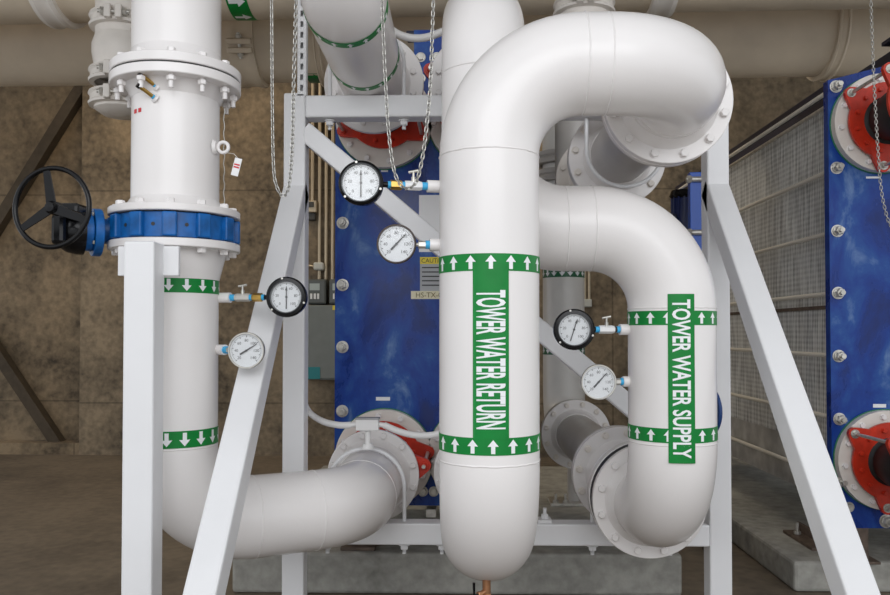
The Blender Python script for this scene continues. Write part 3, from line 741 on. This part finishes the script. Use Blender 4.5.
# narrow blue upright + motor behind the supply elbow
a = P(690, 172, 5.5); b = P(701, 172, 5.5)
t = thing('blue_upright', 'narrow bright blue steel upright seen past the supply elbow and right post', 'frame', (a.x, 5.5, 0))
part('plate', MB().rbox((a.x, 5.5, .9), (a.x + .11, 5.56, a.z), .004), mat('bright_blue_paint', (.01, .09, .48), .3), t)
for y in (178.5, 232):
    z = P(690, y, 5.46).z; part('bolt', MB().hexp((a.x - .025, 5.49, z), (1, 0, 0), .028, .03).cyl((a.x - .03, 5.49, z), (a.x + .08, 5.49, z), .02, 12), STEEL, t)
part('foot', MB().rbox((a.x + .095, 5.52, .0), (a.x + .15, 5.60, 1.1), .004), BRKT, t)
c = P(684, 226, 5.9)
t = thing('pump_motor', 'dark blue ribbed motor beside the narrow blue upright', 'motor', (c.x, 5.9, 0))
mb = MB(); 
mb.lathe([(.0001, .24), (.07, .23), (.085, .21), (.085, -.22), (.07, -.3), (.05, -.31), (.05, .006 - c.z), (.0001, .005 - c.z)], c, (0, 0, 1), 32)
for i in range(14):
    a_ = 2*pi*i/14; e = V((cos(a_), sin(a_), 0)); mb.prism([(.075, -.006), (.094, -.006), (.094, .006), (.075, .006)], c - V((0, 0, .2)), e, e.cross(V((0, 0, 1))), (0, 0, .42))
part('housing', mb, mat('motor_blue', (.008, .018, .09), .4), t)
part('cap', MB().lathe([(.0001, .04), (.09, .03), (.105, -.01), (.09, -.03)], c + V((0, 0, .23)), (0, 0, 1), 28), BLACK, t)
part('terminal_box', MB().rbox((c.x - .15, 5.82, c.z - .10), (c.x - .07, 5.96, c.z + .08), .01), DBLUE, t)

# ------------------------------------------------------------------ gauges
def gauge(px, py, Y, r, base, kind, ang, label, boss=None, numerals=('0','20','40','60','80','100'), valve=True, rim=BLACK, fittings=None, dial_scale=1.0):
    """base: point on the pipe surface; the fitting line runs horizontally to the gauge"""
    c = P(px, py, Y); base = V(base); base.z = c.z
    t = thing('gauge', label, 'gauge', (c.x, c.y, c.z - r), 'round dial gauges')
    F_ = V((0, -1, 0)); dep = .058 if kind == 'pressure' else .022
    if kind == 'pressure':
        prof = [(.0001, dep), (r * .86, dep), (r * .93, dep * .85), (r * .95, .012), (r, .010), (r, -.004), (r * .93, -.010), (r * .84 * dial_scale, -.012), (r * .82 * dial_scale, -.004), (r * .82 * dial_scale, .0)]
    else:
        prof = [(.0001, dep), (r * .9, dep), (r * .97, dep * .8), (r, .004), (r, -.006), (r * .97, -.010), (r * .92, -.010), (r * .90, -.004), (r * .90, 0)]
    rd = r * (.82 if kind == 'pressure' else .9) * dial_scale
    part('case', MB().lathe([(a, b) for a, b in prof], c, (0, 1, 0), 56), rim, t)
    if kind == 'pressure':
        mb = MB()
        for k in range(3):
            a = radians(90 + 120 * k + 12); e = V((cos(a), 0, sin(a))); mb.cyl(c + e * r * .93 + V((0, -.012, 0)), c + e * r * .93 + V((0, -.004, 0)), .004, 8)
        part('bezel', MB().lathe([(rd, -.004), (rd, -.013), (rd * 1.04, -.014), (rd * 1.07, -.011)], c, (0, 1, 0), 48), mat('dark_grey_bezel', (.09, .095, .10), .3), t)
        part('screws', mb, STEEL, t)
    dl = part('dial', MB().lathe([(.0001, -.0005), (rd, -.0005), (rd, .001), (.0001, .001)], c, (0, 1, 0), 48), DIAL, t)
    y = c.y - .0012; mk = MB()
    N = 50; a0, a1 = radians(225), radians(-45)
    for i in range(N + 1):
        a = a0 + (a1 - a0) * i / N; big = i % 5 == 0; e = V((cos(a), 0, sin(a))); s = V((-sin(a), 0, cos(a)))
        r0 = rd * (.80 if big else .86); wd = .0011 if big else .0006
        p = V((c.x, y, c.z)); mk.add([p + e*r0 - s*wd, p + e*rd*.92 - s*wd, p + e*rd*.92 + s*wd, p + e*r0 + s*wd], [(0,1,2,3)])
    part('scale_marks', mk, INK, dl)
    n = len(numerals)
    for i, tx in enumerate(numerals):
        a = a0 + (a1 - a0) * i / (n - 1); q = V((c.x + cos(a) * rd * .62, y - .0002, c.z + sin(a) * rd * .62))
        flat_text(dl, 'numeral', tx, rd * .11 * len(tx), rd * .17, q, (1, 0, 0), (0, 0, 1), INK)
    e = V((cos(radians(ang)), 0, sin(radians(ang)))); s = V((-e.z, 0, e.x)); p = V((c.x, y - .0022, c.z))
    if kind == 'pressure': poly = [(-rd*.78, -.0022), (-rd*.2, -.0018), (rd*.42, -.0018), (rd*.42, -.0045), (rd*.74, 0), (rd*.42, .0045), (rd*.42, .0018), (-rd*.2, .0018), (-rd*.78, .0022)]
    else: poly = [(-rd*.45, -.0032), (-rd*.1, -.003), (rd*.78, -.0009), (rd*.78, .0009), (-rd*.1, .003), (-rd*.45, .0032)]
    part('needle', MB().prism(poly, p, e, s, (0, -.001, 0)).cyl(p + V((0, .002, 0)), p + V((0, -.002, 0)), .004, 12), INK, t)
    part('glass', MB().lathe([(.0001, -.0085), (rd, -.0085), (rd, -.0075), (.0001, -.0075)], c, (0, 1, 0), 40), GLASS, t)
    # fitting line
    d = (base - (c + V((0, .012, 0)))); L = d.length; d = d / L; g0 = c + V((0, .012, 0)) + d * (r * .86)
    tot = (base - g0).length
    segs = fittings(tot)
    for (nm, s0, s1, rr, m, shape) in segs:
        p0 = g0 + d * s0; p1 = g0 + d * s1
        mb = MB().hexp(p0, d, rr, (p1 - p0).length, .5) if shape == 'hex' else MB().cyl(p0, p1, rr, 18)
        o = part(nm, mb, m, t)
        if nm == 'needle_valve':
            mid = (p0 + p1) / 2
            hb = MB().cyl(mid, mid + V((0, 0, .028)), .007, 12).cyl(mid + V((0, 0, .02)), mid + V((0, 0, .045)), .004, 10).cyl(mid + V((-.016, 0, .043)), mid + V((.016, 0, .049)), .0045, 10)
            part('t_handle', hb, STEEL, o)
    return t
def fit_p(white):
    def f(L):
        if L > .17: # with brass adapter
            b = .052
            return [('stem', 0, L*.12, .009, BLACK, 'c'), ('sealing_tape', L*.12, L*.17, .0115, PTFE, 'c'), ('brass_adapter', L*.17, L*.36, .0165, BRASS, 'hex'), ('sealing_tape', L*.36, L*.41, .0115, PTFE, 'c'),
                    ('needle_valve', L*.41, L*.70, .0155, white, 'hex'), ('sealing_tape', L*.70, L*.79, .0125, PTFE, 'c'), ('boss', L*.79, L + .02, .020, WHITE, 'c')]
        return [('stem', 0, L*.17, .009, BLACK, 'c'), ('sealing_tape', L*.12, L*.22, .0115, PTFE, 'c'), ('needle_valve', L*.22, L*.62, .0155, white, 'hex'), ('coupling', L*.62, L*.70, .011, BROWNRIM, 'c'), ('sealing_tape', L*.68, L*.78, .0125, PTFE, 'c'), ('boss', L*.76, L + .02, .021, WHITE, 'c')]
    return f
def fit_t(L):
    return [('stem', -.01, L*.25, .006, STEEL, 'c'), ('hex_nut', L*.18, L*.50, .013, STEEL, 'hex'), ('sealing_tape', L*.46, L*.66, .014, PTFE, 'c'), ('boss', L*.62, L + .02, .020, WHITE, 'c')]
NUMP = ('0','20','40','60','80','100'); NUMT = ('20','40','60','80','100','120','140')
VW = mat('pale_valve_body', (.66, .64, .60), .35, .35)
bx = RX - R0
gauge(361, 183, 2.53, .0715, (bx, 2.60, 0), 'pressure', 90, 'large black gauge high left of the return pipe, dangling chain at its valve', fittings=fit_p(STICKW))
gauge(396.5, 244, 2.57, .064, (bx, 2.60, 0), 'thermometer', 47, 'dark-rimmed dial thermometer on the left side of the return pipe', rim=BROWNRIM, fittings=fit_t, numerals=NUMT)
gauge(286.5, 297, 3.02, .077, (LX + R0, 3.08, 0), 'pressure', 90, 'black gauge on the left riser with brass adapter, over the sloping leg', fittings=fit_p(VW), dial_scale=.92)
gauge(246.5, 350.5, 2.915, .067, (LX + R0 - .003, 3.055, 0), 'thermometer', 32, 'steel-rimmed dial thermometer below the black gauge on the left riser', rim=STEEL, fittings=fit_t, numerals=NUMT)
gauge(574, 329.5, 3.0, .077, (SX - R0, 3.05, 0), 'pressure', 72, 'black gauge on the left side of the supply pipe', fittings=fit_p(STICKW), dial_scale=.92)
gauge(598.5, 382, 3.02, .0665, (SX - R0, 3.05, 0), 'thermometer', 48, 'silver-rimmed dial thermometer on the left side of the supply pipe', rim=STEEL, fittings=fit_t, numerals=NUMT)

# ------------------------------------------------------------------ chains
def link_mesh(L, wd, r):
    h = L / 2 - wd / 2; pts = []
    for i in range(7): a = pi * i / 6; pts.append((wd/2 * cos(a), 0, h + wd/2 * sin(a)))
    for i in range(7): a = pi + pi * i / 6; pts.append((wd/2 * cos(a), 0, -h + wd/2 * sin(a)))
    return new_mesh(MB().tube(pts, r, 6, True), 'link', mat('chain_steel', (.42, .41, .38), .35, .8))
def chain(path, pitch, label, scale=1.0, grp='hanging chains'):
    t = thing('chain', label, 'chain', path[0], grp); me = link_mesh(pitch * 1.5, pitch * .66, pitch * .12)
    d = [0]
    for a, b in zip(path, path[1:]): d.append(d[-1] + (b - a).length)
    s = 0; k = 0; i = 0
    while s < d[-1] - 1e-6:
        while d[i + 1] < s: i += 1
        f = (s - d[i]) / (d[i+1] - d[i]); p = path[i].lerp(path[i+1], f); n = (path[i+1] - path[i]).normalized()
        inst('link', me, orient(p, n, (pi / 2 if k % 2 else 0) + .5), t); s += pitch; k += 1
def bez(pts, n=40):
    out = []
    for i in range(len(pts) - 1):
        p0 = pts[max(i-1, 0)]; p1 = pts[i]; p2 = pts[i+1]; p3 = pts[min(i+2, len(pts)-1)]
        for k in range(n):
            u = k / n; out.append(.5 * ((2*p1) + (p2-p0)*u + (2*p0-5*p1+4*p2-p3)*u*u + (3*p1-p0-3*p2+p3)*u*u*u))
    out.append(pts[-1]); return out
D = 2.45
chain(bez([P(x, y, D) for x, y in ((271.5, -14), (272, 60), (272.5, 120), (273.5, 165), (276, 184), (282, 195), (288.5, 187), (292, 150), (293.5, 90), (295, 40), (296.5, -14))], 16), .0135, 'long steel chain loop hanging in front of the frame left post')
D = 2.38
chain(bez([P(x, y, D) for x, y in ((381.5, -14), (384, 50), (387, 110), (390, 145), (394, 170), (400, 184), (408, 188), (416, 182), (421, 165), (425, 140), (430, 90), (432, 40), (434, -14))], 16), .0135, 'steel chain loop draped across the valve of the upper black gauge')
chain(bez([P(x, y, 3.9) for x, y in ((870.5, -12), (873, 60), (876, 120), (879, 165), (882, 195), (888, 220), (894, 230))], 16), .016, 'thin chain hanging in front of the right-hand exchanger')

# ------------------------------------------------------------------ white sensor cable and box
bxp = P(368, 424, 3.72)
t = thing('junction_box', 'small white junction box with hoses clamped above the lower left pipe', 'box', (bxp.x, bxp.y, bxp.z - .03))
a = P(356, 430.5, 3.70); b = P(379, 418.5, 3.70)
part('box', MB().rbox((a.x, 3.68, a.z), (b.x, 3.73, b.z), .005), PLASTIC, t)
part('lid', MB().rbox((a.x - .002, 3.675, b.z - .004), (b.x + .002, 3.735, b.z + .004), .002), mat('grey_lid', (.35, .35, .36), .5), t)
for sgn, q in ((-1, a.x), (1, b.x)):
    part('gland', MB().cyl((q, 3.705, bxp.z), (q + sgn * .03, 3.705, bxp.z - .004), .012, 14), PLASTIC, t)
p = P(368, 431, 3.705); e = P(368, 446, 3.705)
part('stem', MB().cyl(p, e, .013, 14).cyl(e + V((0, 0, .012)), e - V((0, 0, .012)), .022, 16, .03), PLASTIC, t)
def hose(pts, r, lab):
    solo('hose', MB().tube(bez([V(p) for p in pts], 12), r, 12), PLASTIC, lab, 'hose', 'white hoses')
hose([P(303, 400, 3.92), P(309, 412, 3.90), P(322, 421, 3.8), P(338, 425, 3.72), P(351, 425, 3.705)], .0155, 'white hose curving from the left post to the junction box')
hose([P(384, 425, 3.705), P(398, 431, 3.71), P(414, 435, 3.72), P(432, 435, 3.72), P(452, 430, 3.72)], .0155, 'white hose from the junction box to behind the return pipe')
hose([P(388, 27, 3.55), P(398, 34, 3.58), P(412, 38, 3.6), P(428, 37, 3.6), P(446, 30, 3.6)], .017, 'white hose sagging below the overhead header near the chain')
p0 = P(591, 116, 3.5)

# ------------------------------------------------------------------ overhead headers
def coupling(parent, c, n, r, wd, m=BRANCH, bolt_dirs=((0, -1, .0),), pad_=.035):
    n = V(n).normalized(); c = V(c)
    mb = MB().lathe([(r, -wd/2), (r + .035, -wd/2 + .004), (r + .04, -wd*.30), (r + .028, -wd*.18), (r + .028, wd*.18), (r + .04, wd*.30), (r + .035, wd/2 - .004), (r, wd/2)], c, n, 48)
    o = part('coupling', mb, m, parent)
    for bd in bolt_dirs:
        e = V(bd); e = (e - n * e.dot(n)).normalized(); s = n.cross(e)
        for q in (-1, 1):
            M = Matrix(((s.x, n.x, e.x, 0), (s.y, n.y, e.y, 0), (s.z, n.z, e.z, 0), (0,0,0,1)))
            M = Matrix.Translation(c + e * (r + .03) + s * q * .035) @ M
            part('clamp_pad', MB().rbox((-.022, -wd * .46, -.04), (.022, wd * .46, .045), .008, M), m, o)
        p = c + e * (r + .045)
        part('clamp_bolt', MB().cyl(p - s * .10, p + s * .10, .013, 12).hexp(p + s * .06, s, .026, .025).hexp(p - s * .06, -s, .026, .025), STEEL, o)
    return o
def header(name, lab, p0, p1, r):
    t = thing(name, lab, 'pipe', ((p0[0] + p1[0]) / 2, (p0[1] + p1[1]) / 2, p0[2] - r), 'large overhead header pipes')
    part('pipe', MB().tube([p0, p1], r, 64), HEAD, t); return t
rA = .36
yA0, yA1 = 6.75, 6.75
zA = P(445, 80, 6.7).z + rA
tA = header('header_pipe', 'large lower beige header pipe crossing behind, close to the back wall', (-8, 6.80, zA), (8, 6.55, zA), rA)
for px_, w_ in ((242, .22), (318, .06), (838, .10)):
    x = P(px_, 50, 6.4).x; yy = 6.68 - .25 * (x / 16)
    coupling(tA, (x, yy, zA), (1, -.0156, 0), rA, w_, HEAD, ((0, -1, -.5),) if w_ > .2 else ())
for px_ in (309, 412):
    x = P(px_, 50, 6.4).x; arrow_band(tA, (x, 6.68 - .25 * x / 16, zA), (1, -.0156, 0), (0, -1, 0), .12, 1, r=rA, m=GREEN2, n=14, lm=GREEN)
rB = .33
zB = P(445, 19, 5.45).z + rB + .05
tB = header('header_pipe', 'upper beige header pipe along the top edge, with broad couplings', (-8, 5.66, zB), (8, 5.28, zB), rB)
Bd = V((1, -.02375, 0)).normalized()
for px_, w_ in ((36, .17), (668, .17)):
    x = P(px_, 12, 5.25).x; coupling(tB, (x, 5.47 - .02375 * x, zB), Bd, rB, w_, BRANCH, ((0, -1, -.55),))
x = P(233, 6, 5.25).x; arrow_band(tB, (x, 5.47 - .02375 * x, zB), Bd, (0, -1, -.6), .145, 1, r=rB, m=GREEN, n=12)
# hanging branch, left
bxx = P(115.5, 60, 5.3).x; byy = 5.47 - .02375 * bxx - .12
t = thing('capped_branch', 'short hanging cream branch pipe with couplings and end cap, left of the riser', 'pipe', (bxx, byy, 2.8))
zb = P(119, 112, byy).z; rr = .175
part('pipe', MB().tube([(bxx, byy, P(119, 74, byy).z), (bxx, byy, zB)], rr, 40), BRANCH, t)
part('reducer', MB().lathe([(rr + .002, .0), (rr + .02, .10), (rr + .02, .16), (rr, .22)], (bxx, byy, P(119, 70, byy).z), (0, 0, 1), 40), BRANCH, t)
for py_ in (24, 78, 101):
    coupling(t, (bxx, byy, P(119, py_, byy).z), (0, 0, 1), rr, .10, BRANCH, ((0.15, -1, 0),))
part('end_cap', MB().lathe([(.0001, -.02), (rr * .7, -.015), (rr, .02), (rr, .12)], (bxx, byy, zb - .01), (0, 0, 1), 40), BRANCH, t)
# hanging branch, middle
bxx = P(584, 10, 5.3).x; byy = 5.3
t = thing('header_branch', 'cream branch fitting dropping from the header above the loop', 'pipe', (bxx, byy, 3.3))
part('pipe', MB().tube([(bxx, byy, P(584, 30, byy).z), (bxx, byy, zB)], .165, 40), BRANCH, t)
coupling(t, (bxx, byy, P(584, 9, byy).z), (0, 0, 1), .165, .09, BRANCH, ((-.1, -1, 0),))

# ------------------------------------------------------------------ wall services
def cabinet(): pass
gx = lambda x, Y_=9.55: P(x, 300, Y_).x
t = thing('control_cabinet', 'grey wall cabinet with teal label between the post and blue exchanger', 'cabinet', (P(325, 380, 9.45).x, 9.45, P(320, 380, 9.45).z))
a = P(303, 380, 9.45); b = P(352, 305, 9.45)
part('body', MB().rbox((a.x, 9.47, a.z), (b.x, 9.69, b.z), .01), GREYBOX, t)
part('door', MB().rbox((a.x + .02, 9.45, a.z + .02), (b.x - .02, 9.47, b.z - .02), .004), GREYBOX, t)
c = P(308, 379, 9.44); d_ = P(320, 367, 9.44); part('label_plate', MB().box((c.x, 9.444, c.z), (d_.x, 9.45, d_.z)), TEAL, t)
c = P(332.5, 310, 9.44); d_ = P(337, 305.5, 9.44); part('label_plate', MB().box((c.x, 9.444, c.z), (d_.x, 9.45, d_.z)), STICKY, t)
for (x0, x1, y0, y1, lab) in ((305, 326, 279, 304, 'dark grey controller box with small display above the cabinet'), (329, 345, 279, 304, 'second controller box half hidden by the blue exchanger edge')):
    a = P(x0, y1, 9.5); b = P(x1, y0, 9.5)
    t = thing('controller', lab, 'controller', (a.x, 9.5, a.z), 'wall controllers')
    part('housing', MB().rbox((a.x, 9.5, a.z), (b.x, 9.69, b.z), .02), mat('dark_grey_plastic', (.09, .10, .095), .4), t)
    w_ = b.x - a.x; h_ = b.z - a.z
    part('display', MB().box((a.x + w_*.22, 9.495, a.z + h_*.55), (a.x + w_*.70, 9.5, a.z + h_*.82)), LCD, t)
    part('keypad', MB().box((a.x + w_*.25, 9.492, a.z + h_*.2), (a.x + w_*.35, 9.5, a.z + h_*.42)).box((a.x + w_*.42, 9.492, a.z + h_*.2), (a.x + w_*.52, 9.5, a.z + h_*.42)).box((a.x + w_*.58, 9.492, a.z + h_*.2), (a.x + w_*.68, 9.5, a.z + h_*.42)), STICKW, t)
for i, (x, yb, lab) in enumerate(((311.5, 200, 'leftmost thin wall conduit, ending at the switch box'), (318.5, 262, 'thin wall conduit entering the pale junction box'), (325, 279, 'thin wall conduit right of the pale junction box'), (331.5, 279, 'rightmost thin wall conduit beside the blue exchanger'))):
    z0 = P(x, yb, 9.6).z; X_ = P(x, yb, 9.6).x
    solo('wall_conduit', MB().cyl((X_, 9.66, z0), (X_, 9.66, 4.6), .020, 12), GALV, lab, 'conduit', 'thin conduits on the back wall')
X_ = P(318.5, 270, 9.6).x; solo('wall_conduit', MB().cyl((X_, 9.66, P(0, 304, 9.6).z + .28), (X_, 9.66, P(318, 269, 9.6).z), .022, 12), GALV, 'short conduit stub between the pale junction box and controller', 'conduit')
t = thing('switch_box', 'small grey switch box on the wall above the controllers', 'box', (P(310, 212, 9.55).x, 9.55, P(310, 212, 9.55).z))
a = P(305, 212, 9.55); b = P(316, 200, 9.55)
part('box', MB().rbox((a.x, 9.57, a.z), (b.x, 9.69, b.z), .01), GALV, t); part('switch', MB().rbox((a.x + .04, 9.55, a.z + .06), (b.x - .03, 9.57, b.z - .02), .004), mat('dark_switch', (.05, .05, .045), .5), t)
part('lower_box', MB().rbox((a.x - .03, 9.6, a.z - .09), (b.x - .02, 9.69, a.z), .01), mat('dark_switch', (.05,.05,.045), .5), t)
a = P(313, 270, 9.55); b = P(323, 262, 9.55)
t = thing('wall_box', 'pale round-cornered junction box on the wall above the controllers', 'box', (a.x, 9.55, a.z))
part('box', MB().rbox((a.x, 9.56, a.z), (b.x, 9.69, b.z), .02), mat('pale_box', (.55, .56, .52), .5), t)
part('side_conduit', MB().tube([(a.x, 9.63, (a.z + b.z)/2), (a.x - .06, 9.63, (a.z + b.z)/2 + .01), (a.x - .12, 9.64, (a.z + b.z)/2 - .03)], .018, 10), GALV, t)
# right background electrical drop between supply and return
a = P(583, 307, 7.4); b = P(591, 299, 7.4)
t = thing('wall_outlet', 'pale outlet box hanging under two thin conduits between the pipes', 'box', (a.x, 9.5, P(587, 307, 9.55).z))
a = P(583, 307, 9.55); b = P(592, 299, 9.55)
part('box', MB().rbox((a.x, 9.56, a.z), (b.x, 9.69, b.z), .012), mat('pale_box', (.55, .56, .52), .5), t)
for x in (585, 589.5):
    X_ = P(x, 300, 9.62).x; part('conduit', MB().cyl((X_, 9.65, b.z - .01), (X_, 9.65, 4.4), .016, 10), GALV, t)

# ------------------------------------------------------------------ lighting
world = bpy.data.worlds.new('world'); S.world = world; world.use_nodes = True
N = world.node_tree.nodes; L = world.node_tree.links; bg = N['Background']
bg.inputs[0].default_value = (.93, .96, 1.0, 1); bg.inputs[1].default_value = 1.05
def area(name, loc, rot, sx, sy, e, col=(1, 1, 1)):
    l = bpy.data.lights.new(name, 'AREA'); l.shape = 'RECTANGLE'; l.size = sx; l.size_y = sy; l.energy = e; l.color = col
    o = bpy.data.objects.new(name, l); COL.objects.link(o); o.location = loc; o.rotation_euler = rot; return o
area('open_side_daylight', (.5, -3.5, 4.0), (radians(62), 0, radians(0)), 7, 3, 175, (.97, .98, 1))
area('added_warm_fill', (-3.5, 8.2, 5.1), (0, 0, 0), 1.2, .3, 45, (1, .82, .60))  # two warm fill lights added over the back of the room, no fixtures
area('added_warm_fill', (1.0, 8.3, 5.1), (0, 0, 0), 1.2, .3, 35, (1, .86, .66))

S.view_settings.view_transform = 'Standard'; S.view_settings.look = 'None'; S.view_settings.gamma = 1
S.view_settings.use_curve_mapping = False; S.view_settings.exposure = 0.0
